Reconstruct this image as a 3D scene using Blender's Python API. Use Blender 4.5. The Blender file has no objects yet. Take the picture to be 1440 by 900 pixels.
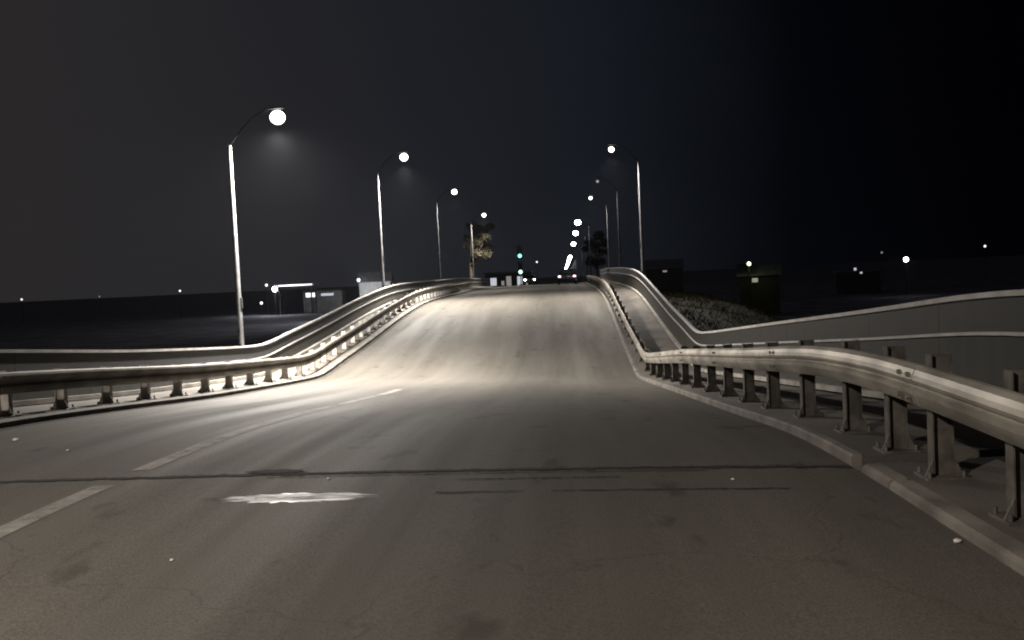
import bpy, bmesh, math, random
import numpy as np
from mathutils import Vector, Matrix

random.seed(7)
SC = bpy.context.scene
COL = SC.collection

# ------------------------------------------------------------------ helpers
def profile(xs, ys, half=1.7):
    """straight grades joined by short vertical curves"""
    xs = np.array(xs, float); ys = np.array(ys, float)
    o = np.linspace(-half, half, 9); wt = 1 - (np.abs(o) / (half * 1.15)); wt /= wt.sum()
    o2 = o * 2.6
    def f(x):
        k = o if x < 42 else o2
        return float((np.interp(np.clip(x + k, xs[0], xs[-1]), xs, ys) * wt).sum())
    return f
# longitudinal level of the two road edges (metres; the road under the camera is 0)
FAR = [(85, .75), (97, .66), (110, .60), (125, .52), (137, .42), (158, .02), (188, -.8), (266, -2.0), (400, -3.2), (820, -4.3)]
Z_R = profile(*zip(*([(-60, .15), (-20, .05), (0, 0), (5, 0), (7.4, 0), (9.4, -.06), (13, -.38), (18.25, -.81), (21.75, -1.10),
                    (27.0, -1.54), (29.9, -1.75), (33.2, -1.42), (37, -1.10), (42, -.58), (48, .05), (52, .36), (58, .54), (68, .66)] + FAR)))
Z_L = profile(*zip(*([(-60, .2), (-20, .1), (0, .09), (7.5, .10), (11.6, .0), (14.7, -.24), (19, -.60), (24, -.93),
                    (27.9, -1.16), (30.3, -.95), (33.3, -.74), (36.7, -.48), (39, -.28), (43.3, .06), (48.6, .40), (53, .52), (60, .58), (70, .63)] + FAR)))
XL, XR = -7.4, 2.3
def zr(X, Y):
    t = (X - XL) / (XR - XL)
    return Z_L(Y) * (1 - t) + Z_R(Y) * t + 0.05 * max(0, 4 * t * (1 - t))

def ys_range(a, b, near=0.6):
    out = [a]
    while out[-1] < b - 1e-6:
        y = out[-1]
        s = near if y < 112 else (2.0 if y < 200 else 10.0)
        out.append(min(b, y + s))
    return out

def new_obj(name, me, m=None, parent=None):
    o = bpy.data.objects.new(name, me); COL.objects.link(o)
    if m is not None and me is not None:
        me.materials.append(m)
    if parent is not None: o.parent = parent
    return o

def from_bm(name, bm, m=None, parent=None, smooth=False):
    me = bpy.data.meshes.new(name)
    bmesh.ops.recalc_face_normals(bm, faces=bm.faces[:])
    bm.to_mesh(me); bm.free()
    if smooth:
        for p in me.polygons: p.use_smooth = True
    return new_obj(name, me, m, parent)

def tag(o, label=None, cat=None, group=None, kind=None):
    if label: o['label'] = label
    if cat: o['category'] = cat
    if group: o['group'] = group
    if kind: o['kind'] = kind
    return o

def empty(name, loc=(0, 0, 0), rz=0.0):
    o = bpy.data.objects.new(name, None); COL.objects.link(o)
    o.location = loc; o.rotation_euler = (0, 0, rz); o.empty_display_size = .2
    return o

def copy_tree(o, parent=None):
    c = o.copy(); COL.objects.link(c)
    if parent is not None: c.parent = parent
    for ch in list(o.children):
        if ch.type != 'LIGHT': copy_tree(ch, c)
    return c

def box(bm, x0, x1, y0, y1, z0, z1, bev=0.0):
    t = bmesh.new()
    v = [t.verts.new((x, y, z)) for x in (x0, x1) for y in (y0, y1) for z in (z0, z1)]
    for q in ((0, 1, 3, 2), (4, 6, 7, 5), (0, 4, 5, 1), (2, 3, 7, 6), (0, 2, 6, 4), (1, 5, 7, 3)):
        t.faces.new([v[i] for i in q])
    bmesh.ops.recalc_face_normals(t, faces=t.faces[:])
    if bev: bmesh.ops.bevel(t, geom=t.edges[:], offset=bev, segments=1, affect='EDGES')
    merge(bm, t)

def merge(bm, t, M=None):
    if M is not None: bmesh.ops.transform(t, matrix=M, verts=t.verts[:])
    me = bpy.data.meshes.new('tmp'); t.to_mesh(me); t.free(); bm.from_mesh(me); bpy.data.meshes.remove(me)

def tube(bm, pts, rad, seg=10, cap=True):
    pts = [Vector(p) for p in pts]
    if not isinstance(rad, (list, tuple)): rad = [rad] * len(pts)
    rings = []
    for i, p in enumerate(pts):
        d = (pts[min(i + 1, len(pts) - 1)] - pts[max(i - 1, 0)]).normalized()
        a = Vector((1, 0, 0)) if abs(d.x) < .9 else Vector((0, 1, 0))
        u = d.cross(a).normalized(); w = d.cross(u)
        rings.append([bm.verts.new(p + (u * math.cos(2*math.pi*k/seg) + w * math.sin(2*math.pi*k/seg)) * rad[i]) for k in range(seg)])
    for r0, r1 in zip(rings, rings[1:]):
        for k in range(seg):
            bm.faces.new((r0[k], r0[(k+1) % seg], r1[(k+1) % seg], r1[k]))
    if cap:
        bm.faces.new(rings[0][::-1]); bm.faces.new(rings[-1])

def sweep(bm, prof, ys, base, closed=True):
    """prof: [(x, dz)]; base(x, y) gives the level; a solid swept along Y."""
    rings = []
    for y in ys:
        b = None
        ring = []
        for (x, dz) in prof:
            ring.append(bm.verts.new((x, y, base(x, y) + dz)))
        rings.append(ring)
    n = len(prof)
    for r0, r1 in zip(rings, rings[1:]):
        for k in range(n if closed else n - 1):
            bm.faces.new((r0[k], r0[(k+1) % n], r1[(k+1) % n], r1[k]))
    if closed:
        bm.faces.new(rings[0]); bm.faces.new(rings[-1][::-1])

# ------------------------------------------------------------------ materials
def nodes_of(m):
    m.use_nodes = True
    nt = m.node_tree
    return nt, nt.nodes, nt.links, nt.nodes['Principled BSDF']

def mat(name, col, rough=.6, metal=0.0, var=.25, scale=3.0, bump=.15, bscale=30.0, col2=None, detail=8, stretch=(1, 1, 1), spec=.5):
    m = bpy.data.materials.new(name)
    nt, N, L, P = nodes_of(m)
    tc = N.new('ShaderNodeTexCoord'); mp = N.new('ShaderNodeMapping'); mp.inputs['Scale'].default_value = stretch
    L.new(tc.outputs['Object'], mp.inputs['Vector'])
    nz = N.new('ShaderNodeTexNoise'); nz.inputs['Scale'].default_value = scale; nz.inputs['Detail'].default_value = detail
    L.new(mp.outputs[0], nz.inputs['Vector'])
    cr = N.new('ShaderNodeValToRGB')
    a = tuple(max(0, c * (1 - var)) for c in col) + (1,)
    b = (tuple(min(1, c * (1 + var)) for c in col) if col2 is None else tuple(col2)) + (1,)
    cr.color_ramp.elements[0].position = .35; cr.color_ramp.elements[0].color = a
    cr.color_ramp.elements[1].position = .65; cr.color_ramp.elements[1].color = b
    L.new(nz.outputs['Fac'], cr.inputs[0]); L.new(cr.outputs[0], P.inputs['Base Color'])
    P.inputs['Roughness'].default_value = rough; P.inputs['Metallic'].default_value = metal
    P.inputs['Specular IOR Level'].default_value = spec
    if bump:
        n2 = N.new('ShaderNodeTexNoise'); n2.inputs['Scale'].default_value = bscale; n2.inputs['Detail'].default_value = 4
        L.new(tc.outputs['Object'], n2.inputs['Vector'])
        bp = N.new('ShaderNodeBump'); bp.inputs['Strength'].default_value = bump; bp.inputs['Distance'].default_value = .02
        L.new(n2.outputs['Fac'], bp.inputs['Height']); L.new(bp.outputs[0], P.inputs['Normal'])
    return m

def emit(name, col, strength):
    m = bpy.data.materials.new(name)
    nt, N, L, P = nodes_of(m)
    P.inputs['Base Color'].default_value = (.8, .8, .8, 1)
    P.inputs['Emission Color'].default_value = col + (1,)
    P.inputs['Emission Strength'].default_value = strength
    P.inputs['Roughness'].default_value = .3
    # a little unevenness of the diffuser
    tc = N.new('ShaderNodeTexCoord'); nz = N.new('ShaderNodeTexNoise'); nz.inputs['Scale'].default_value = 6
    L.new(tc.outputs['Object'], nz.inputs['Vector'])
    mr = N.new('ShaderNodeMapRange'); mr.inputs['To Min'].default_value = strength * .8; mr.inputs['To Max'].default_value = strength * 1.2
    L.new(nz.outputs['Fac'], mr.inputs['Value']); L.new(mr.outputs[0], P.inputs['Emission Strength'])
    return m

def asphalt(name, c0, c1, worn, r0=.5, r1=.8):
    m = bpy.data.materials.new(name)
    nt, N, L, P = nodes_of(m)
    tc = N.new('ShaderNodeTexCoord')
    def noise(scale, stretch=(1, 1, 1), detail=6, rough=.6):
        mp = N.new('ShaderNodeMapping'); mp.inputs['Scale'].default_value = stretch
        L.new(tc.outputs['Object'], mp.inputs['Vector'])
        n = N.new('ShaderNodeTexNoise'); n.inputs['Scale'].default_value = scale
        n.inputs['Detail'].default_value = detail; n.inputs['Roughness'].default_value = rough
        L.new(mp.outputs[0], n.inputs['Vector'])
        return n.outputs['Fac']
    def ramp(fac, stops):
        r = N.new('ShaderNodeValToRGB')
        e = r.color_ramp.elements
        while len(e) < len(stops): e.new(.5)
        for k, (p, c) in enumerate(stops):
            e[k].position = p; e[k].color = c if len(c) == 4 else c + (1,)
        L.new(fac, r.inputs[0]); return r.outputs[0]
    def mix(fac, a, b, mode='MIX'):
        x = N.new('ShaderNodeMix'); x.data_type = 'RGBA'; x.blend_type = mode
        if isinstance(fac, float): x.inputs['Factor'].default_value = fac
        else: L.new(fac, x.inputs['Factor'])
        for s, v in ((6, a), (7, b)):
            if isinstance(v, tuple): x.inputs[s].default_value = v
            else: L.new(v, x.inputs[s])
        return x.outputs[2]
    streak = ramp(noise(1.0, (1.3, .035, 1), 5, .55), [(.38, (0, 0, 0)), (.66, (1, 1, 1))])
    patch = ramp(noise(.33, (1, .45, 1), 7, .62), [(.35, (0, 0, 0)), (.65, (1, 1, 1))])
    base = mix(patch, c0 + (1,), c1 + (1,))
    base = mix(streak, base, worn + (1,))
    grain = ramp(noise(75, (1, 1, 1), 4, .8), [(.3, (.45, .45, .45)), (.7, (1.55, 1.5, 1.45))])
    base = mix(1.0, base, grain, 'MULTIPLY')
    # oil / tar spots and fine cracks
    spots = ramp(noise(2.2, (1, .5, 1), 4, .5), [(.29, (.62, .6, .57)), (.37, (1, 1, 1))])
    base = mix(1.0, base, spots, 'MULTIPLY')
    vo = N.new('ShaderNodeTexVoronoi'); vo.feature = 'DISTANCE_TO_EDGE'; vo.inputs['Scale'].default_value = .32
    wv = N.new('ShaderNodeVectorMath'); wv.operation = 'ADD'
    nv = N.new('ShaderNodeTexNoise'); nv.inputs['Scale'].default_value = 1.1; nv.inputs['Detail'].default_value = 5
    L.new(tc.outputs['Object'], nv.inputs['Vector'])
    sc = N.new('ShaderNodeVectorMath'); sc.operation = 'SCALE'; sc.inputs['Scale'].default_value = 1.6
    L.new(nv.outputs['Color'], sc.inputs[0]); L.new(tc.outputs['Object'], wv.inputs[0]); L.new(sc.outputs[0], wv.inputs[1])
    L.new(wv.outputs[0], vo.inputs['Vector'])
    crack = ramp(vo.outputs['Distance'], [(.0, (.72, .71, .70)), (.005, (1, 1, 1))])
    base = mix(1.0, base, crack, 'MULTIPLY')
    # lengthwise tone bands, darkest down the middle of the right lane
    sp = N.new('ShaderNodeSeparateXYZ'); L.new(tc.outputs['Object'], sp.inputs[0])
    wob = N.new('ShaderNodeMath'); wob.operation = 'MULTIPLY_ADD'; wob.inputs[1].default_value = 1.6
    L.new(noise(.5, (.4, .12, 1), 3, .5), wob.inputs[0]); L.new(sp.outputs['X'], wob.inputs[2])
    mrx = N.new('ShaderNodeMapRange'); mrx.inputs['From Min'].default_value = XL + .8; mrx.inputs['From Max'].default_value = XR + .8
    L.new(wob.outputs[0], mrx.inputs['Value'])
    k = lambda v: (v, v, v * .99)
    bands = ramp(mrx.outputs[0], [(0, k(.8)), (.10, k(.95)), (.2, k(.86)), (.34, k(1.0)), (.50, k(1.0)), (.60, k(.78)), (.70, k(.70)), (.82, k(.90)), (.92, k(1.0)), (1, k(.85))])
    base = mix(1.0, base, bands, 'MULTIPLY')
    L.new(base, P.inputs['Base Color'])
    mr = N.new('ShaderNodeMapRange'); mr.inputs['To Min'].default_value = r1; mr.inputs['To Max'].default_value = r0
    L.new(streak, mr.inputs['Value']); L.new(mr.outputs[0], P.inputs['Roughness'])
    P.inputs['Specular IOR Level'].default_value = .22
    b1 = N.new('ShaderNodeBump'); b1.inputs['Strength'].default_value = .35; b1.inputs['Distance'].default_value = .01
    L.new(noise(120, (1, 1, 1), 3, .7), b1.inputs['Height'])
    b2 = N.new('ShaderNodeBump'); b2.inputs['Strength'].default_value = .12; b2.inputs['Distance'].default_value = .05
    L.new(noise(1.3, (1, .6, 1), 4, .5), b2.inputs['Height']); L.new(b1.outputs[0], b2.inputs['Normal'])
    L.new(b2.outputs[0], P.inputs['Normal'])
    return m

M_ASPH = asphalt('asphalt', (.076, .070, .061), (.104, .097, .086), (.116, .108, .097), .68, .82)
M_TAR = mat('bitumen_strip', (.035, .032, .03), .34, 0, .4, 6, .3, 60, stretch=(.4, 2, 1))
def polished():
    m = bpy.data.materials.new('polished_bitumen')
    nt, N, L, P = nodes_of(m)
    tc = N.new('ShaderNodeTexCoord'); mp = N.new('ShaderNodeMapping'); mp.inputs['Scale'].default_value = (1.3, 7, 1)
    L.new(tc.outputs['Object'], mp.inputs['Vector'])
    nz = N.new('ShaderNodeTexNoise'); nz.inputs['Scale'].default_value = 2.6; nz.inputs['Detail'].default_value = 7; nz.inputs['Roughness'].default_value = .65
    L.new(mp.outputs[0], nz.inputs['Vector'])
    mr = N.new('ShaderNodeMapRange'); mr.inputs['From Min'].default_value = .40; mr.inputs['From Max'].default_value = .60
    mr.inputs['To Min'].default_value = .43; mr.inputs['To Max'].default_value = .64; P.inputs['Metallic'].default_value = .1
    L.new(nz.outputs['Fac'], mr.inputs['Value']); L.new(mr.outputs[0], P.inputs['Roughness'])
    P.inputs['Base Color'].default_value = (.13, .12, .107, 1)
    P.inputs['Specular IOR Level'].default_value = .5
    n2 = N.new('ShaderNodeTexNoise'); n2.inputs['Scale'].default_value = 60; L.new(tc.outputs['Object'], n2.inputs['Vector'])
    bp = N.new('ShaderNodeBump'); bp.inputs['Strength'].default_value = .15; bp.inputs['Distance'].default_value = .01
    L.new(n2.outputs['Fac'], bp.inputs['Height']); L.new(bp.outputs[0], P.inputs['Normal'])
    return m
M_SEAM = polished()
M_RUBBER = mat('joint_rubber', (.006, .0052, .0045), .9, 0, .3, 10, .3, 30)
M_LINE = None
M_CONC = mat('concrete', (.27, .25, .22), .85, 0, .35, 1.6, .35, 45)
M_WALK = mat('walk_concrete', (.105, .092, .078), .85, 0, .4, .9, .35, 40, stretch=(1, .5, 1))
M_KERB = mat('kerb_concrete', (.14, .128, .11), .8, 0, .35, 2.2, .3, 50)
M_DARK = mat('gutter_dirt', (.035, .03, .025), .95, 0, .5, 2.5, .5, 30)
M_GALV = mat('galvanised_steel', (.42, .385, .335), .5, .6, .36, 3.5, .08, 25, stretch=(1, .4, 1))
M_POST = mat('post_steel', (.085, .076, .064), .65, .1, .4, 7, .1, 30)
M_PANELD = mat('dark_sheet', (.022, .022, .024), .6, 0, .25, .8, .08, 20, stretch=(1, .3, 1))  # dark sheet used for the upper panels of the left railing
M_RAILW = mat('white_rail_paint', (.45, .43, .41), .5, 0, .18, 3, .1, 25)
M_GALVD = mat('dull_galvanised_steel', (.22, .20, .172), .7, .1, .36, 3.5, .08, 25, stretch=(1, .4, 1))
M_POSTLIT = mat('post_steel_lamplit', (.38, .36, .33), .65, 0, .3, 7, .1, 30)  # paler copy of the post steel: lamplight on the left posts put into colour
M_PANEL = mat('grey_sheet_paint', (.022, .020, .0175), .6, 0, .14, 1.4, .08, 20, stretch=(1, 1.6, .25))
M_BAR = mat('railing_lower_paint', (.028, .026, .021), .65, 0, .2, 1.8, .1, 30, stretch=(1, 2, .2))
M_POLE = mat('pole_galvanised', (.15, .15, .155), .5, .3, .2, 4, .06, 30)
M_ARM = mat('arm_steel_dark', (.008, .008, .009), .8, 0, .2, 4, 0)
M_HOUS = mat('lamp_housing', (.04, .04, .042), .5, .2, .2, 5, 0)
M_SOIL = mat('dark_soil', (.14, .14, .18), .95, 0, .5, .25, .6, 3)
M_BANK = mat('embankment_grass', (.009, .008, .004), .95, 0, .5, .8, .8, 6)
M_BARK = mat('bark', (.12, .095, .07), .9, 0, .4, 4, .5, 20)
M_LEAF = mat('leaf_olive', (.022, .02, .010), .85, 0, .45, .9, 0, spec=.08)
M_LEAF2 = mat('leaf_dark', (.020, .019, .010), .85, 0, .5, .8, 0, spec=.08)
M_LEAFD = mat('leaf_autumn', (.15, .135, .085), .65, 0, .4, .9, 0)
M_STONE = mat('pale_stone', (.55, .53, .5), .7, 0, .2, 20, .2, 60)
M_BOLT = mat('bolt_steel', (.25, .23, .2), .5, .6, .2, 20, 0)
M_WALL = mat('pale_plaster', (.5, .5, .49), .85, 0, .2, .8, .2, 15)
M_WALLD = mat('dark_brick', (.035, .03, .026), .9, 0, .3, 2, .3, 20)
M_ROOF = mat('sheet_roof', (.12, .12, .125), .6, .2, .3, 1.5, .2, 10)
M_CARD = mat('dark_car_paint', (.03, .03, .035), .25, .3, .1, 3, 0)
M_CARL = mat('silver_car_paint', (.3, .3, .32), .3, .5, .1, 3, 0)
M_GLASS = mat('car_glass', (.015, .016, .018), .08, 0, .1, 3, 0)
M_TYRE = mat('tyre_rubber', (.02, .02, .02), .85, 0, .2, 12, .2, 30)
M_RIM = mat('rim_alloy', (.4, .4, .42), .35, .7, .1, 8, 0)
M_BLACK = mat('signal_housing', (.02, .02, .02), .6, 0, .2, 8, 0)

LAMPC = (1.0, .945, .87)
E_LAMP = emit('lamp_bowl_light', LAMPC, 8)
E_DIM = emit('dim_lamp_bowl_light', LAMPC, .35)
E_FAR = emit('far_lamp_light', (1.0, .93, .95), 45)
E_GREEN = emit('green_signal_light', (.25, 1.0, .75), 2.2)
E_GREENW = emit('pale_green_signal_light', (.62, 1.0, .84), 2.2)
E_HEAD = emit('headlight_light', (1.0, .97, .95), 30)
E_TAIL = emit('tail_light', (1.0, .52, .60), 3.0)
E_WIN = emit('lit_window', (.86, .88, 1.0), .6)
E_WIN2 = emit('dim_lit_window', (1.0, .93, .85), .22)
E_YARD = emit('yard_light', (1.0, .97, 1.0), 40)
E_YARDG = emit('greenish_yard_light', (.74, 1.0, .38), 1.7)
E_TUBE = emit('tube_light', (.9, .93, 1.0), 1.6)

def line_material():
    m = bpy.data.materials.new('worn_road_paint')
    nt, N, L, P = nodes_of(m)
    tc = N.new('ShaderNodeTexCoord')
    nz = N.new('ShaderNodeTexNoise'); nz.inputs['Scale'].default_value = 4; nz.inputs['Detail'].default_value = 8; nz.inputs['Roughness'].default_value = .7
    L.new(tc.outputs['Object'], nz.inputs['Vector'])
    P.inputs['Base Color'].default_value = (.32, .30, .275, 1); P.inputs['Roughness'].default_value = .75
    n2 = N.new('ShaderNodeTexNoise'); n2.inputs['Scale'].default_value = .55; n2.inputs['Detail'].default_value = 3
    L.new(tc.outputs['Object'], n2.inputs['Vector'])
    ad = N.new('ShaderNodeMath'); ad.operation = 'MULTIPLY_ADD'; ad.inputs[1].default_value = .9; L.new(n2.outputs['Fac'], ad.inputs[0]); L.new(nz.outputs['Fac'], ad.inputs[2])
    mr = N.new('ShaderNodeMapRange'); mr.inputs['From Min'].default_value = .72; mr.inputs['From Max'].default_value = 1.08
    mr.inputs['To Min'].default_value = .30; mr.inputs['To Max'].default_value = .85
    L.new(ad.outputs[0], mr.inputs['Value'])
    tr = N.new('ShaderNodeBsdfTransparent'); mx = N.new('ShaderNodeMixShader')
    L.new(mr.outputs[0], mx.inputs[0]); L.new(tr.outputs[0], mx.inputs[1]); L.new(P.outputs[0], mx.inputs[2])
    L.new(mx.outputs[0], N['Material Output'].inputs['Surface'])
    return m
M_LINE = line_material()

# ------------------------------------------------------------------ setting
# ground: one sheet to the horizon, very gently uneven
bm = bmesh.new()
gx = [-2500, -1200, -600, -300, -200, -150, -110, -80, -60, -45, -32, -24, -17, 12, 20, 28, 40, 55, 75, 100, 140, 200, 300, 600, 1200, 2500]
gy = [-400, -120, -60, -30, 0, 20, 40, 60, 80, 100, 130, 160, 200, 260, 340, 450, 600, 820, 1300, 2500, 4000]
rg = random.Random(3)
gv = [[bm.verts.new((x, y, -5.0 + (rg.uniform(-.5, .5) if abs(x) > 20 else 0))) for y in gy] for x in gx]
for i in range(len(gx) - 1):
    for j in range(len(gy) - 1):
        bm.faces.new((gv[i][j], gv[i+1][j], gv[i+1][j+1], gv[i][j+1]))
tag(from_bm('ground', bm, M_SOIL, smooth=True), 'dark open ground stretching away on both sides below the bridge', 'ground', kind='structure')

# embankment under the carriageway: a body of earth with grassy slopes
def bank_section(y):
    l = zr(XL, y) - .45; r = zr(XR, y) - .45
    n1 = .25 * math.sin(y * .31) + .15 * math.sin(y * .83); n2 = .25 * math.sin(y * .27 + 2) + .15 * math.sin(y * .71)
    mo = math.exp(-((y - 62) / 22) ** 2) * (1 + .08 * math.sin(y * .37))
    return [(-9.72 - 1.5 * (l + 5.3), -5.3), (-13.0 + n1, l - 2.0 + n1), (-9.72, l), (4.82, r), (6.4, r - .55 + .55 * mo), (8.4, r - 1.5 + 1.35 * mo),
            (10.6, r - 2.5 + 1.9 * mo + .2 * n2), (13.5, max(-5.2, r - 3.9 + 2.0 * mo)), (18 + n2, -5.3)]
bm = bmesh.new()
rings = []
for y in ys_range(-60, 820, 1.5):
    rings.append([bm.verts.new((px, y, pz)) for px, pz in bank_section(y)])
for a, b in zip(rings, rings[1:]):
    for k in range(8): bm.faces.new((a[k], a[k+1], b[k+1], b[k]))
tag(from_bm('embankment', bm, M_BANK, smooth=True), 'dark grassy slopes outside the railings with a low mound beside the climb', 'embankment', kind='structure')

# rough grass on the right bank
M_GRASS = mat('dry_grass', (.009, .0075, .003), .9, 0, .5, .7, 0, spec=.05)
rg = random.Random(17); bm = bmesh.new()
for _ in range(26000):
    y = rg.uniform(30, 92); x = 5.0 + 10.5 * rg.random() ** 1.2
    sec = bank_section(y)[3:]
    z = float(np.interp(x, [p[0] for p in sec], [p[1] for p in sec]))
    a = rg.uniform(0, 6.28); hh = rg.uniform(.06, .28) * (1.5 if math.sin(x * 1.7 + y * .6) > .4 else .8); w = rg.uniform(.012, .035)
    dx, dy = math.cos(a) * w, math.sin(a) * w; lx, ly = rg.uniform(-.3, .3), rg.uniform(-.3, .3)
    bm.faces.new([bm.verts.new(p) for p in ((x - dx, y - dy, z - .03), (x + dx, y + dy, z - .03), (x + lx, y + ly, z + hh))])
me = bpy.data.meshes.new('grass'); bm.to_mesh(me); bm.free()
tag(new_obj('grass', me, M_GRASS), 'rough dry grass on the bank outside the climbing right railing', 'grass', kind='stuff')

# carriageway (two sheets: before and behind the expansion joint gap)
JY = 7.55
def sheet(name, x0, x1, ys, nx, lift, m, label, cat='road', kind='structure', xoff=None):
    bm = bmesh.new(); rows = []
    for y in ys:
        rows.append([bm.verts.new((x0 + (x1-x0)*k/nx + (xoff(y) if xoff else 0), y, zr(x0 + (x1-x0)*k/nx, y) + lift)) for k in range(nx + 1)])
    for a, b in zip(rows, rows[1:]):
        for k in range(nx): bm.faces.new((a[k], a[k+1], b[k+1], b[k]))
    return tag(from_bm(name, bm, m, smooth=True), label, cat, kind=kind)
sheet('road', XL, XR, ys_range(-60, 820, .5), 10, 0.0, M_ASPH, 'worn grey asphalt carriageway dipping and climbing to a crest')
# dirty gutter along the left kerb
sheet('gutter', XL, XL + .13, ys_range(-10, 72, .6), 1, .005, M_DARK, 'dark dirt line along the foot of the left kerb', 'gutter')

# centre line: two painted lengths with the joint between
for (a, b) in ((-12, 7.30), (7.95, 21.0)):
    sheet('road_marking', -3.89, -3.71, ys_range(a, b, .4), 1, .004, M_LINE, 'worn white painted line along the carriageway', 'road marking', xoff=lambda y: .012 * math.sin(y * 1.7))

def slab(name, prof, ys, base, m, label, cat, bevel=False):
    bm = bmesh.new(); sweep(bm, prof, ys, base)
    return tag(from_bm(name, bm, m), label, cat, kind='structure')
bl = lambda x, y: Z_L(y)
br = lambda x, y: Z_R(y)
def kerb_dz(y): return .15 if y > 7.3 else .075
# kerbs in stones about 1 m long would repeat; a swept kerb with chipped break at the joint
slab('kerb', [(2.303, -.3), (2.303, .075), (2.32, .093), (2.39, .093), (2.39, -.3)], ys_range(7.62, 128, .6), br, M_KERB, 'pale concrete kerb along the right edge of the carriageway', 'kerb')
slab('kerb', [(2.30, -.3), (2.31, .04), (2.34, .06), (2.47, .06), (2.47, -.3)], ys_range(-15, 6.75, .6), br, M_KERB, 'low worn concrete kerb on the near side of the joint', 'kerb')
slab('kerb', [(2.315, -.3), (2.325, .03), (2.36, .05), (2.47, .055), (2.47, -.3)], [6.84, 7.0, 7.2, 7.42], br, M_KERB, 'short broken kerb stone beside the expansion joint', 'kerb')
slab('kerb', [(-7.403, -.3), (-7.403, .08), (-7.42, .098), (-7.56, .098), (-7.56, -.3)], ys_range(-15, 128, .6), bl, M_KERB, 'pale concrete kerb along the left edge of the carriageway', 'kerb')
slab('pavement', [(2.393, -.4), (2.393, .085), (4.75, .125), (4.75, -.4)], ys_range(7.58, 128, .6), br, M_WALK, 'concrete walkway behind the right guardrail', 'pavement')
slab('pavement', [(2.473, -.4), (2.473, .05), (4.75, .10), (4.75, -.4)], ys_range(-15, 7.44, .6), br, M_WALK, 'concrete walkway on the near side of the joint', 'pavement')
slab('pavement', [(-7.563, -.4), (-7.563, .092), (-9.65, .15), (-9.65, -.4)], ys_range(-15, 128, .6), bl, M_WALK, 'concrete walkway behind the left guardrail', 'pavement')

# expansion joint across the road
jt = empty('expansion_joint', (0, 0, 0)); tag(jt, 'dark expansion joint with broken edges crossing the road in front', 'expansion joint')
rj = random.Random(5)
def ragged(name, y0, y1, amp, lift, m, x0=XL + .02, x1=XR - .02, n=110, parent=jt, gaps=None):
    bm = bmesh.new(); prev = None
    for k in range(n + 1):
        x = x0 + (x1 - x0) * k / n
        dr = amp * .5 * (math.sin(x * 1.1 + y0) + math.sin(x * 17.7 + 2 * y0))
        a = y0 + dr + rj.uniform(-amp, amp); b = y1 + dr * .8 + rj.uniform(-amp, amp)
        cur = (bm.verts.new((x, a, zr(x, a) + lift)), bm.verts.new((x, b, zr(x, b) + lift)))
        if prev and not (gaps and gaps(x)):
            bm.faces.new((prev[0], cur[0], cur[1], prev[1]))
        prev = cur
    for v in [v for v in bm.verts if not v.link_faces]: bm.verts.remove(v)
    return from_bm(name, bm, m, parent)
ragged('seal', JY, JY + .085, .020, .006, M_RUBBER, n=260)
ragged('edge_seam', JY - .10, JY - .08, .009, .006, M_RUBBER, -2.5, 1.1, 140, gaps=None)
ragged('seam', JY - .33, JY - .31, .012, .006, M_RUBBER, -.9, .4, 60)
# the pothole chewed into the joint
bm = bmesh.new()
c = Vector((-2.5, JY + .14, 0)); vs = []
for k in range(22):
    a = 2 * math.pi * k / 22; rr = rj.uniform(.75, 1.15)
    x = c.x + math.cos(a) * .26 * rr; y = c.y + math.sin(a) * .10 * rr
    vs.append(bm.verts.new((x, y, zr(x, y) + .010)))
bm.faces.new(vs)
tag(from_bm('pothole', bm, M_RUBBER), 'ragged dark pothole on the far edge of the expansion joint', 'pothole', kind='structure')
# smooth steel sliding plate / patched strip that catches the lamp light
bm = bmesh.new(); vs = []
for k in range(60):
    a = 2 * math.pi * k / 60
    x = -2.02 + math.cos(a) * .56 * rj.uniform(.7, 1.15); y = 6.70 + math.sin(a) * .17 * rj.uniform(.7, 1.15)
    vs.append(bm.verts.new((x, y, zr(x, y) + .002)))
bm.faces.new(vs); plate = from_bm('polished_patch', bm, M_SEAM, jt)
ragged('plate_slot', 6.69, 6.702, .006, .009, M_RUBBER, -2.75, -1.45, 40, parent=jt)
ragged('plate_slot', 6.76, 6.785, .01, .007, M_RUBBER, -1.0, 1.6, 60, parent=jt, gaps=lambda x: -.35 < x < -.1)

# ------------------------------------------------------------------ guardrails
def wprof(side, x0):
    """closed W-beam section; side=+1: the face looks to -X (right rail); x0 = x of the face's crests."""
    s = side
    f = [(.060, .155), (.045, .153), (.010, .134), (.0, .10), (.004, .06), (.022, .035), (.060, .016), (.060, -.016), (.022, -.035), (.004, -.06), (.0, -.10), (.010, -.134), (.04, -.153), (.060, -.155)] if side < 0 else [(.078, .155), (.058, .150), (.026, .122), (.008, .085), (.0, .05), (.006, .026), (.040, .006), (.040, -.008), (.012, -.022), (.018, -.06), (.030, -.09), (.044, -.12), (.062, -.15), (.078, -.155)]
    front = [(x0 + s * d, z) for d, z in f]
    back = [(x0 + s * (d + .006), z - .0) for d, z in f][::-1]
    return front + back

def guard_h(side, y):
    if side > 0:
        t = min(max((y - 20) / 10, 0), 1)
        h = .90 * (1 - t) + .78 * t
        if y < 7.5: h -= .05 * min((7.5 - y) / 2.5, 1.0)
        return h
    return .73

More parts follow.
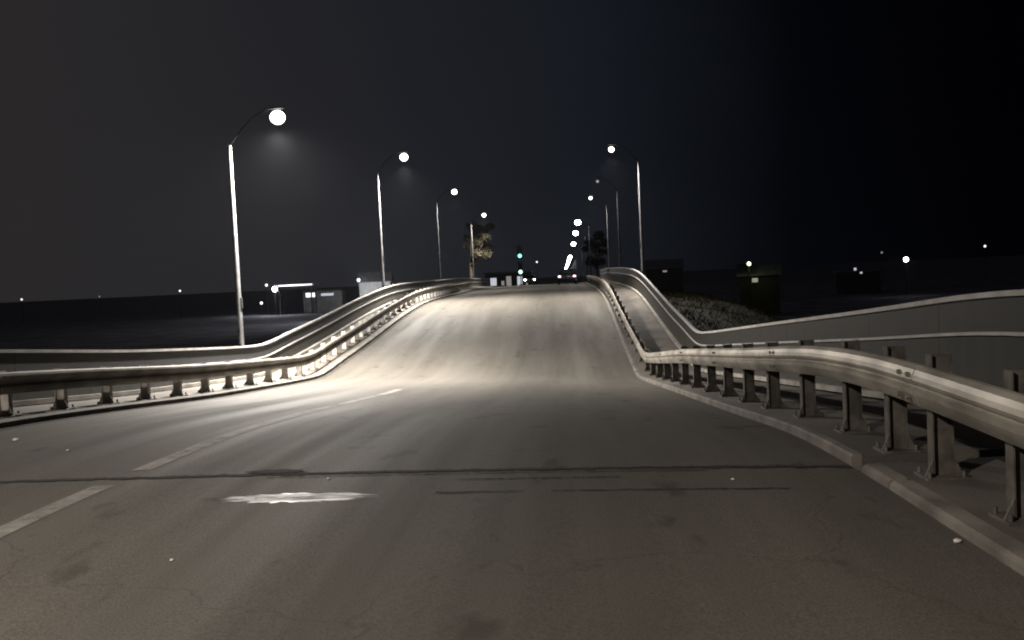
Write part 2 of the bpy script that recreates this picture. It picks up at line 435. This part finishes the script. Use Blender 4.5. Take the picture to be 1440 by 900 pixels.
def build_guard(side, xf, posts, label, y_end, seg_len, grade):
    g = empty('guardrail', (xf, posts[2], grade(posts[2]) + .15)); tag(g, label, 'guardrail', 'guardrails along the bridge')
    off = Vector(g.location)
    def fin(o):
        o.data.transform(Matrix.Translation(-off)); return o
    y = posts[0] - .6; k = 0
    while y < y_end:
        y2 = min(y + seg_len + .32, y_end + .3)
        bm = bmesh.new()
        ys = list(np.arange(y, y2, .4)) + [y2]
        px = xf - side * .004 * (k % 2)
        sweep(bm, wprof(side, px), ys, lambda x, yy: grade(yy) + guard_h(side, yy) - .155)
        nf = len(bm.faces)
        # splice bolts
        if y < 40:
            for dy in (.07, .24):
                for dz in (.083, -.083):
                    yy = y + dy; z = grade(yy) + guard_h(side, yy) - .155 + dz
                    tube(bm, [(px - side * .014, yy, z), (px + side * .01, yy, z)], .017, 6)
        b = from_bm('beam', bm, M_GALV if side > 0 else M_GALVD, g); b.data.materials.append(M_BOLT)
        for i, p in enumerate(b.data.polygons):
            if i >= nf: p.material_index = 1
        fin(b)
        y += seg_len; k += 1
    for py in posts:
        z0 = grade(py) + (.10 if side < 0 else (.09 if py > 7.4 else .055))
        zt = grade(py) + (.96 if side > 0 and py < 22 else guard_h(side, py) + .02)
        a, b = (xf + side * .14, xf + side * .29)
        bm = bmesh.new()
        w = .05
        # H section: two flanges facing across the road and a recessed web
        box(bm, min(a, a + side * .011), max(a, a + side * .011), py - w, py + w, z0, zt)
        box(bm, min(b, b - side * .011), max(b, b - side * .011), py - w, py + w, z0, zt)
        box(bm, min(a + side * .0115, b - side * .0115), max(a + side * .0115, b - side * .0115), py - .006, py + .006, z0, zt - .003)
        p = fin(from_bm('post', bm, M_POST if side > 0 else M_POSTLIT, g))
        bm = bmesh.new()   # base plate with gussets and bolts
        ca = (a + b) / 2
        box(bm, ca - .15, ca + .15, py - .13, py + .13, z0 - .01, z0 + .016, .004)
        for sx in (-1, 1):
            for sy in (-1, 1):
                tube(bm, [(ca + sx * .12, py + sy * .10, z0), (ca + sx * .12, py + sy * .10, z0 + .06)], .014, 6)
        t = bmesh.new()
        for sx in (-1, 1):
            q = [t.verts.new((ca + sx * .078, py - .058, z0 + .014)), t.verts.new((ca + sx * .14, py - .058, z0 + .014)), t.verts.new((ca + sx * .078, py - .058, z0 + .14))]
            r = [t.verts.new(v.co + Vector((0, .012, 0))) for v in q]
            t.faces.new(q); t.faces.new(r[::-1])
            for i in range(3): t.faces.new((q[i], q[(i+1) % 3], r[(i+1) % 3], r[i]))
        merge(bm, t)
        fin(from_bm('base_plate', bm, M_POST, p))
        bm = bmesh.new()
        hz = grade(py) + guard_h(side, py) - .155
        box(bm, min(xf + side * .067, a - side * .001), max(xf + side * .067, a - side * .001), py - .045, py + .045, hz - .09, hz + .09)
        fin(from_bm('spacer', bm, M_POST, p))
    return g

rp = [3.1, 4.4, 5.65, 6.85, 7.75, 8.9, 10.5, 12.2, 13.8, 15.5, 17.25]
while rp[-1] < 88: rp.append(rp[-1] + 1.85)
build_guard(1, 2.5, rp, 'grey steel guardrail on heavy posts along the right kerb', 90, 4.3, Z_R)
lp = [8.3, 9.75, 11.2, 12.65]
while lp[-1] < 72: lp.append(lp[-1] + 1.46)
build_guard(-1, -7.72, lp, 'grey steel guardrail with pale posts along the left kerb', 78, 4.3, Z_L)

# ------------------------------------------------------------------ outer pedestrian railings
def build_railing(side, x, h, y0, y1, label, grade):
    g = empty('railing', (x, 8, grade(8) + .15)); tag(g, label, 'railing', 'outer railings of the walkways')
    off = Vector(g.location)
    def fin(o): o.data.transform(Matrix.Translation(-off)); return o
    ys = ys_range(y0, y1, .5)
    base = lambda xx, yy: grade(yy)
    def rail(name, hw, za, zb, m):
        bm = bmesh.new(); sweep(bm, [(x - hw, za), (x - hw, zb), (x + hw, zb), (x + hw, za)], ys, base); return fin(from_bm(name, bm, m, g))
    rail('top_rail', .045, h - .055, h, M_RAILW)
    rail('mid_rail', .035, h - .435, h - .40, M_RAILW)
    rail('plinth', .12, .15, .235, M_CONC)
    bay = 2.4; y = y0
    while y < y1 - .2:
        y2 = min(y + bay, y1)
        yy = list(np.linspace(y + .004, y2 - .004, 6))
        bm = bmesh.new(); sweep(bm, [(x - .006, h - .40), (x - .006, h - .057), (x + .006, h - .057), (x + .006, h - .40)], yy, base)
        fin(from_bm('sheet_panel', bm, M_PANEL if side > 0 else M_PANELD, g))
        bm = bmesh.new(); sweep(bm, [(x - .005, .232), (x - .005, h - .436), (x + .005, h - .436), (x + .005, .232)], yy, base)
        fin(from_bm('lower_panel', bm, M_BAR, g))
        zb = grade(y)
        bm = bmesh.new(); xo = x + side * .032; box(bm, xo - .024, xo + .024, y - .03, y + .03, zb + .15, zb + h - .056)
        fin(from_bm('post', bm, M_BAR, g))
        y += bay
build_railing(1, 4.3, 1.37, 1.2, 100, 'tall grey railing with white top rail along the right walkway', Z_R)
build_railing(-1, -9.2, 1.10, 5.4, 118, 'railing with thin white top rail along the left walkway', Z_L)

# ------------------------------------------------------------------ street lamps
POWER = 7000
def lamp_proto(hgt=7.0, rise=.72, reach=1.45):
    """faces +X: the arm reaches toward +X"""
    r = empty('street_lamp')
    bm = bmesh.new(); tube(bm, [(0, 0, 0), (0, 0, 1.2), (0, 0, hgt * .6), (0, 0, hgt - .1), (.015, 0, hgt)], [.085, .082, .07, .058, .055], 14)
    p = from_bm('pole', bm, M_POLE, r, True)
    bm = bmesh.new(); box(bm, -.16, .16, -.16, .16, 0, .03, .006); tube(bm, [(0, 0, .03), (0, 0, .16)], [.12, .10], 12)
    from_bm('base_flange', bm, M_POST, p)
    bm = bmesh.new(); box(bm, .066, .10, -.05, .05, 2.3, 2.62, .005); from_bm('junction_box', bm, M_ARM, p)
    bm = bmesh.new(); pts = []
    for k in range(9):
        t = k / 8
        pts.append((.02 + (reach - .3) * t, 0, hgt + (rise + .19) * math.sin(t * math.pi / 2)))
    tube(bm, pts, .02, 8); from_bm('arm', bm, M_ARM, r, True)
    h = empty('lamp_head', (reach, 0, hgt + rise)); h.parent = r
    bm = bmesh.new()   # tapered cobra-head housing
    sec = [(-.42, .03, .02), (-.3, .05, .03), (-.1, .10, .05), (.08, .11, .05), (.18, .07, .03), (.22, .03, .015)]
    rr = []
    for (x, w, z) in sec:
        rr.append([bm.verts.new((x, w * math.cos(a), .05 + (z if math.sin(a) > 0 else z * .35) * math.sin(a) + .19)) for a in [2*math.pi*k/12 for k in range(12)]])
    for a, b in zip(rr, rr[1:]):
        for k in range(12): bm.faces.new((a[k], a[(k+1) % 12], b[(k+1) % 12], b[k]))
    bm.faces.new(rr[0][::-1]); bm.faces.new(rr[-1])
    from_bm('housing', bm, M_HOUS, h, True)
    bm = bmesh.new(); bmesh.ops.create_uvsphere(bm, u_segments=14, v_segments=10, radius=1)
    for v in bm.verts:
        v.co = Vector((v.co.x * .215, v.co.y * .205, v.co.z * (.205 if v.co.z < 0 else .19)))
    b = from_bm('lens', bm, E_LAMP, h, True)
    return r
PROTO = lamp_proto()
LIGHTS = []
def place_lamp(proto, x, y, z, rz, label, group=None, light=0, first=False):
    o = proto if first else copy_tree(proto)
    o.location = (x, y, z); o.rotation_euler = (0, 0, rz)
    tag(o, label, 'street lamp', group)
    if light:
        ld = bpy.data.lights.new('lamp_light', 'SPOT'); ld.energy = light; ld.color = (1.0, .90, .78) if 'viewer' in label else LAMPC; ld.shadow_soft_size = .14
        ld.spot_size = math.radians(174 if ('nearest on the left' in label or 'viewer' in label) else 147 if 'tops the slope' in label else 154); ld.spot_blend = 1.0
        lo = bpy.data.objects.new('lamp_light', ld); COL.objects.link(lo); lo.parent = o
        lo.location = (1.45, 0, 7.72 - .42)
    return o
GL = 'street lamps along the left railing'; GR = 'street lamps along the right railing'
LX = -9.42
place_lamp(PROTO, LX + .1, 26.3, Z_L(26.3) - .12, 0, 'street lamp nearest on the left, its pole rising behind the dip in the railing', GL, 26000, True)
place_lamp(PROTO, LX, 48.8, Z_L(48.8) + .16, 0, 'left street lamp whose pole rises where the left railing tops the slope', GL, 25500)
place_lamp(PROTO, LX, 72.2, Z_L(72.2) + .16, 0, 'left street lamp standing between the slope-top lamp and the lamp by the tree', GL, 4500)
place_lamp(PROTO, LX, 100.2, Z_L(100.2) + .16, 0, 'left street lamp with a lit leafy tree just behind its pole', GL, 9000)
place_lamp(PROTO, LX, -4.0, Z_L(-4.0) + .16, 0, 'street lamp by the left railing beside the viewer, outside the picture', GL, 17000)
place_lamp(PROTO, 4.53, 51.2, Z_R(51.2) + .4, math.pi, 'tallest-looking right street lamp, at the crest corner of the right railing', GR, 7500)
place_lamp(PROTO, 4.53, 70.0, Z_R(70.0) + .16, math.pi, 'second right street lamp beyond the crest corner, with a faint dim head', GR, POWER * .12)
place_lamp(PROTO, 4.53, 85.8, Z_R(85.8) + .16, math.pi, 'third right street lamp, its head hanging just above the row of distant lights', GR, POWER * .35)

for o in COL.objects:
    if o.type == 'MESH' and o.name.startswith('lens') and o.parent and o.parent.parent and o.parent.parent.get('group') == GR:
        o.scale = (.72, .72, .72)
        if 'second right' in o.parent.parent['label']:
            o.data = o.data.copy(); o.data.materials[0] = E_DIM; o.scale = (.5, .5, .5)
# far lamps: plainer build, brighter-looking only because they are lamps
def far_lamp_proto():
    r = empty('street_lamp')
    bm = bmesh.new(); tube(bm, [(0, 0, 0), (0, 0, 7.6)], [.09, .055], 8); from_bm('pole', bm, M_POLE, r, True)
    bm = bmesh.new(); tube(bm, [(0, 0, 7.55), (.6, 0, 8.1), (1.5, 0, 8.35)], .03, 6); from_bm('arm', bm, M_ARM, r, True)
    bm = bmesh.new(); bmesh.ops.create_uvsphere(bm, u_segments=10, v_segments=6, radius=1)
    for v in bm.verts: v.co = Vector((v.co.x * .45 + 1.6, v.co.y * .40, v.co.z * .36 + 8.25))
    from_bm('lens', bm, E_FAR, r, True)
    bm = bmesh.new(); box(bm, 1.2, 2.0, -.2, .2, 8.62, 8.69, .02); from_bm('housing', bm, M_HOUS, r)
    return r
FP = far_lamp_proto()
farR = [(137.5, 8.9, 'first lamp of the bright receding row just past the crest', None), (158.8, 8.7, 'brightest second lamp of the receding row past the crest', None), (187.9, 8.6, 'third lamp of the receding row, just above its dark gap', None)]
for y in (258, 268, 280, 293, 308, 325, 345, 370, 400, 440, 490, 550, 640):
    farR.append((y, 8.5, 'tiny far-off street lamp in the thin streak of lights above the road end', 'far-off lamps at the end of the road'))
for k, (y, hh, lb, gp) in enumerate(farR):
    o = FP if k == 0 else copy_tree(FP)
    o.location = (4.5, y, Z_R(y) + hh - 8.25); o.rotation_euler = (0, 0, math.pi)
    tag(o, lb, 'street lamp', gp or 'lamps of the receding row')

# ------------------------------------------------------------------ trees and bushes
def leaf_crown(name, m, parent, clumps, n, size, rnd):
    bm = bmesh.new()
    for _ in range(n):
        c, rad = rnd.choice(clumps)
        d = Vector((rnd.gauss(0, 1), rnd.gauss(0, 1), rnd.gauss(0, 1))).normalized() * (rnd.random() ** .45)
        p = Vector(c) + Vector((d.x * rad[0], d.y * rad[1], d.z * rad[2]))
        s = size * rnd.uniform(.6, 1.4)
        e = Matrix.Rotation(rnd.uniform(0, 6.28), 3, 'Z') @ Matrix.Rotation(rnd.uniform(-1.2, 1.2), 3, 'X')
        q = [e @ Vector(v) for v in ((-s * .5, 0, 0), (0, -s * .3, .02), (s * .5, 0, 0), (0, s * .3, .02))]
        bm.faces.new([bm.verts.new(p + v) for v in q])
    me = bpy.data.meshes.new(name); bm.to_mesh(me); bm.free()
    return new_obj(name, me, m, parent)

def tree(name, loc, hgt, trunk_h, spread, label, cat, m, seed, n=2500, size=.25, nclump=12, group=None, flat=1.0, shift=(0, 0)):
    rnd = random.Random(seed)
    r = empty(name, loc); tag(r, label, cat, group)
    bm = bmesh.new()
    tube(bm, [(0, 0, -.2), (.05, .03, trunk_h * .5), (.0, .1, trunk_h), (.12, .05, hgt * .8)], [.035 * hgt, .026 * hgt, .02 * hgt, .004 * hgt], 8)
    clumps = []
    for k in range(nclump):
        a = k * 2.4 + rnd.uniform(-.4, .4); rr = spread * rnd.uniform(.25, .85)
        z = trunk_h + (hgt - trunk_h) * rnd.uniform(.12, .88)
        rr *= 1.15 - .6 * abs((z - trunk_h) / (hgt - trunk_h) - .4)
        c = (math.cos(a) * rr + shift[0], math.sin(a) * rr + shift[1], z)
        s = spread * rnd.uniform(.22, .42)
        clumps.append((c, (s, s, s * .75 * flat)))
        st = Vector((0, .05, trunk_h * rnd.uniform(.7, 1.15)))
        mid = st.lerp(Vector(c), .5) + Vector((0, 0, .1 * spread))
        tube(bm, [st, mid, c], [.012 * hgt, .008 * hgt, .003 * hgt], 5)
    from_bm('trunk', bm, M_BARK, r, True)
    leaf_crown('crown', m, r, clumps, n, size, rnd)
    return r

tree('tree', (-10.2, 105.5, Z_L(105) - .6), 8.2, 3.6, 1.9, 'leafy tree glowing under the fourth left street lamp', 'tree', M_LEAFD, 11, 9000, .2, 24, shift=(1.2, 0))
tree('tree', (5.9, 150, Z_R(150) - .6), 9.2, 3.0, 2.3, 'dim tree standing behind the third right street lamp beside the distant lights', 'tree', M_LEAF2, 21, 6500, .3, 16)

# ------------------------------------------------------------------ traffic signals on one far post
def signal(z, m_lens, parent, r=.15):
    h = empty('signal_head', (0, 0, z)); h.parent = parent
    bm = bmesh.new(); box(bm, -.31, .31, .02, .3, -.44, 1.32, .03)
    from_bm('signal_case', bm, M_BLACK, h)
    for k in range(3):
        bm = bmesh.new(); bmesh.ops.create_circle(bm, cap_ends=True, segments=16, radius=r, matrix=Matrix.Translation((0, .012, .5 - .25 * 0 - k * .55 + .5)) @ Matrix.Rotation(math.pi/2, 4, 'X'))
        # lens bulges out
        from_bm('lens', bm, m_lens if k == 2 else M_GLASS, h)
        bm = bmesh.new(); zc = 1.0 - k * .55
        for s in range(9):
            a0 = math.pi * s / 9; a1 = math.pi * (s + 1) / 9
            q = [(math.cos(a0) * (r + .02), .02, zc + math.sin(a0) * (r + .02)), (math.cos(a1) * (r + .02), .02, zc + math.sin(a1) * (r + .02)), (math.cos(a1) * (r + .02), -.2, zc + math.sin(a1) * (r + .02)), (math.cos(a0) * (r + .02), -.2, zc + math.sin(a0) * (r + .02))]
            bm.faces.new([bm.verts.new(v) for v in q])
        from_bm('visor', bm, M_BLACK, h)
ts = empty('traffic_light', (-5.36, 125, zr(-5.36, 125)))
tag(ts, 'far traffic light showing two green-white lamps one above the other', 'traffic light')
bm = bmesh.new(); tube(bm, [(0, .3, 0), (0, .3, 4.9)], [.07, .05], 8); box(bm, -.25, .25, .05, .55, 0, .12, .02)
from_bm('pole', bm, M_POLE, ts)
signal(3.95 + .12, E_GREEN, ts, .26); signal(1.78 + .12, E_GREENW, ts, .26)

# ------------------------------------------------------------------ vehicles
def car(name, loc, rz, label, paint, front_lit, van=False):
    r = empty(name, loc, rz); tag(r, label, 'car')
    bm = bmesh.new()
    W = .88
    prof = [(-2.1, .32), (-2.15, .62), (-2.05, .88), (-1.35, .98), (1.1, 1.0), (1.95, .92), (2.1, .72), (2.12, .35)]
    rows = []
    for s, k in ((-1, .9), (-1, 1), (1, 1), (1, .9)):
        rows.append([bm.verts.new((s * W * k, y, z if k == 1 else (z + (.02 if z > .8 else -.03)))) for y, z in prof])
    n = len(prof)
    a, b = rows[1], rows[2]
    for i in range(n): bm.faces.new((a[i], a[(i+1) % n], b[(i+1) % n], b[i]))
    bm.faces.new(a[::-1]); bm.faces.new(b)
    for v in rows[0] + rows[3]: bm.verts.remove(v)
    bmesh.ops.bevel(bm, geom=bm.edges[:], offset=.05, segments=2, affect='EDGES')
    from_bm('body', bm, paint, r, True)
    def loft(y0, y1, y2, y3, zt, w0, w1, nm, m):
        bm = bmesh.new()
        lo = [bm.verts.new(p) for p in ((-w0, y0, .985), (w0, y0, .985), (w0, y3, .985), (-w0, y3, .985))]
        hi = [bm.verts.new(p) for p in ((-w1, y1, zt), (w1, y1, zt), (w1, y2, zt), (-w1, y2, zt))]
        bm.faces.new(lo[::-1]); bm.faces.new(hi)
        for i in range(4): bm.faces.new((lo[i], lo[(i+1) % 4], hi[(i+1) % 4], hi[i]))
        bmesh.ops.bevel(bm, geom=bm.edges[:], offset=.04, segments=2, affect='EDGES')
        return from_bm(nm, bm, m, r, True)
    loft(-1.3, -.55, 1.0, 1.75, 1.45, .8, .62, 'windows', M_GLASS)
    bm = bmesh.new(); box(bm, -.63, .63, -.55, 1.0, 1.44, 1.50, .03); from_bm('roof', bm, paint, r)
    for sx in (-1, 1):
        for y in (-1.3, 1.32):
            bm = bmesh.new(); tube(bm, [(sx * .70, y, .32), (sx * .90, y, .32)], .32, 18)
            w = from_bm('wheel', bm, M_TYRE, r)
            bm = bmesh.new(); tube(bm, [(sx * .88, y, .32), (sx * .912, y, .32)], .2, 12); from_bm('rim', bm, M_RIM, w)
        bm = bmesh.new(); box(bm, sx * .70 - .13, sx * .70 + .13, -2.16, -2.06, .66, .80, .03)
        from_bm('headlight', bm, E_HEAD if front_lit else M_GLASS, r)
        bm = bmesh.new(); box(bm, sx * .72 - .13, sx * .72 + .13, 2.0, 2.14, .70, .88, .03)
        from_bm('tail_lamp', bm, M_GLASS if front_lit else E_TAIL, r)
    return r
car('car', (-3.44 - 1.0, 135, zr(-4.4, 135)), 0, 'oncoming car with two small white headlights left of the road end', M_CARL, True)
car('car', (.62, 91, zr(.62, 91)), math.pi, 'dark car driving away over the crest with pinkish tail lamps', M_CARD, False)
# the car driving away: its rear looks to the viewer (tail at +Y in the model, turned by pi)

# ------------------------------------------------------------------ buildings far off
def building(name, loc, rz, w, d, h, label, wallm, wins=(), roof='gable', cat='building'):
    """front faces -Y; wins: (x, z, w, h, material)"""
    r = empty(name, loc, rz); tag(r, label, cat)
    bm = bmesh.new(); box(bm, -w/2, w/2, 0, d, 0, h); from_bm('wall', bm, wallm, r)
    bm = bmesh.new()
    if roof == 'gable':
        rh = d * .28
        p = [(-.4, h + .003), (d/2, h + rh), (d + .4, h + .003), (d + .4, h + .15), (d/2, h + rh + .2), (-.4, h + .15)]
        a = [bm.verts.new((-w/2 - .3, y, z)) for y, z in p]; b = [bm.verts.new((w/2 + .3, y, z)) for y, z in p]
        bm.faces.new(a[::-1]); bm.faces.new(b)
        for i in range(6): bm.faces.new((a[i], a[(i+1) % 6], b[(i+1) % 6], b[i]))
    else:
        box(bm, -w/2 - .3, w/2 + .3, -.3, d + .3, h + .003, h + .35, .03)
    from_bm('roof', bm, M_ROOF, r)
    for (x, z, ww, hh, m) in wins:
        bm = bmesh.new()
        t = .07
        for q in ((x - ww/2 - t, x + ww/2 + t, z - t, z), (x - ww/2 - t, x + ww/2 + t, z + hh, z + hh + t), (x - ww/2 - t, x - ww/2, z, z + hh), (x + ww/2, x + ww/2 + t, z, z + hh)):
            box(bm, q[0], q[1], -.08, -.003, q[2], q[3])
        f = from_bm('window', bm, M_WALL, r)
        bm = bmesh.new(); box(bm, x - ww/2, x + ww/2, -.05, -.004, z, z + hh); from_bm('pane', bm, m, f)
    return r

# roadside shop with lit windows left of the traffic light
building('shop', (-9.6, 168, -1.2), 0, 8.2, 6, 3.6, 'low roadside shop with bright windows left of the traffic light', M_WALLD,
         [(-2.6, .9, 1.1, 2.0, E_WIN), (-.9, .9, .5, 1.4, E_WIN2), (.2, 1.2, .9, 1.9, E_WIN2), (2.2, .8, .9, 2.2, E_WIN), (3.4, 1.0, .4, 1.6, E_WIN2)], 'flat', 'shop')

# floodlit filling-station-like yard far left
st = empty('canopy', (-66, 226, -5)); tag(st, 'floodlit flat canopy with a bright strip in the yard far left', 'canopy')
bm = bmesh.new(); box(bm, -5, 5, 0, 6, 7.0, 7.5, .05); from_bm('roof', bm, M_WALL, st)
for sx in (-4, 4):
    for y in (1, 5):
        bm = bmesh.new(); box(bm, sx - .15, sx + .15, y - .15, y + .15, 0, 6.997); from_bm('column', bm, M_WALLD, st)
bm = bmesh.new(); box(bm, -3.8, 4.6, -.08, -.003, 7.1, 7.42); from_bm('light_strip', bm, E_TUBE, st)
building('warehouse', (-61.5, 236, -5), .1, 10, 7, 5.4, 'pale low building with a lit front beside the far left canopy', M_WALL, [(-3, 4.0, 2.6, 1.1, E_TUBE), (1.2, 4.2, 3.2, .6, E_WIN)], 'flat')
building('warehouse', (-38.5, 190, -5), .12, 6.5, 7, 7.0, 'pale floodlit shed just outside the left railing top', M_WALL, [], 'gable')
building('house', (64, 203, -5), -.25, 9, 7, 4.4, 'dark house with two small lit windows far right', M_WALLD, [(-.6, 4.6 - .2, .5, .9, E_WIN), (.6, 4.0, .45, .6, E_WIN)], 'flat', 'house')
building('house', (28, 252, -5), -.1, 10, 8, 7.2, 'dark house with a faint upper window behind the right crest corner', M_WALLD, [(.2, 6.2, 1.1, .45, E_WIN2)], 'gable', 'house')
building('house', (25.6, 121, -5), -.2, 5, 5, 5.4, 'small house with a dull lit gable under the greenish yard light', M_WALLD, [(-.55, 4.6, .7, .5, E_WIN2)], 'gable', 'house')

def yard_light(loc, h, em, label, rad=.22, spot=0, col=(1, 1, 1)):
    r = empty('yard_light', loc); tag(r, label, 'yard light')
    bm = bmesh.new(); tube(bm, [(0, 0, 0), (0, 0, h - .1)], [.08, .05], 8); from_bm('pole', bm, M_ARM, r)
    bm = bmesh.new(); box(bm, -rad * 1.2, rad * 1.2, .02, .2, h - rad, h + rad, .03); from_bm('housing', bm, M_HOUS, r)
    bm = bmesh.new(); bmesh.ops.create_uvsphere(bm, u_segments=10, v_segments=6, radius=rad)
    for v in bm.verts: v.co = Vector((v.co.x, v.co.y * .5 - .02, v.co.z + h))
    from_bm('lens', bm, em, r, True)
    if spot:
        ld = bpy.data.lights.new('yard_lamp', 'POINT'); ld.energy = spot; ld.color = col; ld.shadow_soft_size = .2
        lo = bpy.data.objects.new('yard_lamp', ld); COL.objects.link(lo); lo.parent = r; lo.location = (0, -.6 if 'shed' not in label else 1.6, h)
    return r
G0 = -5
yard_light((-70.2, 224, G0), 6.5, E_YARD, 'bright floodlight at the left end of the far canopy', .6, 2500)
yard_light((-74.4, 226, G0), 3.2, E_TUBE, 'dim low lamp below the far left floodlight', .35)
yard_light((-73.5, 228, G0), 7.6, E_TUBE, 'dim small lamp just above the far left floodlight', .35)
yard_light((-37.4, 170, G0), 7.5, E_TUBE, 'small lamp standing before the pale floodlit shed', .35, 9000)
yard_light((-156, 260, G0), 6.9, E_TUBE, 'small lone light at the far left of the dark field', .3)
yard_light((-163.5, 320, G0), 6.7, E_WIN2, 'very faint light in the middle of the dark left field', .3)
yard_light((-100.7, 240, G0), 7.2, E_TUBE, 'small lone light between the faint field light and the left lamp pole', .28)
yard_light((23.95, 119, G0), 7.0, E_YARDG, 'greenish white light over the small house on the right', .26, 60, (.86, 1, .5))
yard_light((65.75, 180, G0), 6.6, E_YARD, 'large bright white light far right above the handrail', .42, 60)
yard_light((116.2, 260, G0), 9.2, E_TUBE, 'small white light farthest right above the handrail', .33)
yard_light((88.5, 260, G0), 8.8, E_WIN2, 'faint speck of light just above the bright far right light', .3)
yard_light((-7.43, 300, Z_L(300)), 8.6, E_TUBE, 'small dim light above the oncoming car', .3)

# ------------------------------------------------------------------ small stones on the carriageway
for (x, y, s, lb) in [(-6.37, 10.3, .05, 'pale stone on the road near the left guardrail, the brightest of the stones'), (-5.2, 9.3, .025, 'small pale stone left of the painted line beyond the joint'),
                      (1.25, 7.1, .02, 'tiny pale stone just before the joint on the right'), (2.22, 5.4, .035, 'pale stone lying against the near right kerb'),
                      (-1.95, 7.35, .02, 'tiny pale chip beside the pothole'), (-2.33, 5.2, .018, 'tiny pale chip in front of the shiny plate')]:
    bm = bmesh.new(); bmesh.ops.create_icosphere(bm, subdivisions=2, radius=s * .6)
    for v in bm.verts: v.co = Vector((v.co.x * 1.2, v.co.y, v.co.z * .65)) * random.uniform(.85, 1.15)
    o = from_bm('stone', bm, M_STONE); o.location = (x, y, zr(x, y) + s * .3)
    tag(o, lb, 'stone', 'loose stones on the road')

# ------------------------------------------------------------------ night sky
w = bpy.data.worlds.new('World'); SC.world = w; w.use_nodes = True
N = w.node_tree.nodes; L = w.node_tree.links; bg = N['Background']
tc = N.new('ShaderNodeTexCoord'); sx = N.new('ShaderNodeSeparateXYZ'); L.new(tc.outputs['Generated'], sx.inputs[0])
nz = N.new('ShaderNodeTexNoise'); nz.inputs['Scale'].default_value = 2.2; nz.inputs['Detail'].default_value = 4
L.new(tc.outputs['Generated'], nz.inputs['Vector'])
ad = N.new('ShaderNodeMath'); ad.operation = 'MULTIPLY_ADD'; ad.inputs[1].default_value = .16; L.new(nz.outputs['Fac'], ad.inputs[0]); L.new(sx.outputs['X'], ad.inputs[2])
mr = N.new('ShaderNodeMapRange'); mr.inputs['From Min'].default_value = -.5 + .08; mr.inputs['From Max'].default_value = .42 + .08; L.new(ad.outputs[0], mr.inputs['Value'])
cr = N.new('ShaderNodeValToRGB'); e = cr.color_ramp.elements
stops = [(0, (.0225, .0207, .0217)), (.28, (.0155, .0157, .0192)), (.55, (.0085, .0102, .0142)), (.68, (.0046, .0056, .0082)), (.80, (.0013, .0016, .0026)), (1, (.0004, .0004, .0009))]
while len(e) < len(stops): e.new(.5)
for k, (p, c) in enumerate(stops): e[k].position = p; e[k].color = c + (1,)
L.new(mr.outputs[0], cr.inputs[0]); L.new(cr.outputs[0], bg.inputs['Color']); bg.inputs['Strength'].default_value = 1.0

# ------------------------------------------------------------------ haze
HAZE = 0.00009
if HAZE:
    bm = bmesh.new(); box(bm, -320, 320, -80, 840, -7.2, 24)
    m = bpy.data.materials.new('night_haze'); m.use_nodes = True
    nt = m.node_tree; nt.nodes.remove(nt.nodes['Principled BSDF'])
    pv = nt.nodes.new('ShaderNodeVolumePrincipled'); pv.inputs['Color'].default_value = (.85, .9, 1, 1)
    pv.inputs['Density'].default_value = HAZE; pv.inputs['Anisotropy'].default_value = .75
    nt.links.new(pv.outputs[0], nt.nodes['Material Output'].inputs['Volume'])
    tag(from_bm('haze', bm, m), 'thin night mist over the whole bridge', 'haze', kind='stuff')

# ------------------------------------------------------------------ camera
cam = bpy.data.cameras.new('camera'); co = bpy.data.objects.new('camera', cam); COL.objects.link(co)
cam.sensor_fit = 'HORIZONTAL'; cam.sensor_width = 36; cam.lens = 36 * 1300 / 1440
cam.clip_start = .05; cam.clip_end = 6000
f = Vector((-0.05436423, 0.99746735, -0.0458631)); r = Vector((0.99755621, 0.05223558, -0.04640093)); u = Vector((0.04388773, 0.04827357, 0.9978695))
co.matrix_world = Matrix(((r.x, u.x, -f.x, 0), (r.y, u.y, -f.y, 0), (r.z, u.z, -f.z, 1.65), (0, 0, 0, 1)))
SC.camera = co

SC.view_settings.view_transform = 'Standard'; SC.view_settings.look = 'None'
SC.view_settings.exposure = 0; SC.view_settings.gamma = 1; SC.view_settings.use_curve_mapping = False
SC.render.engine = 'CYCLES'
cy = SC.cycles
cy.use_denoising = True
cy.max_bounces = 6; cy.diffuse_bounces = 3; cy.glossy_bounces = 3; cy.volume_bounces = 0; cy.transparent_max_bounces = 4
cy.sample_clamp_indirect = 4
cy.caustics_reflective = False; cy.caustics_refractive = False
SC.render.filter_size = 1.5; cy.filter_width = 2.0
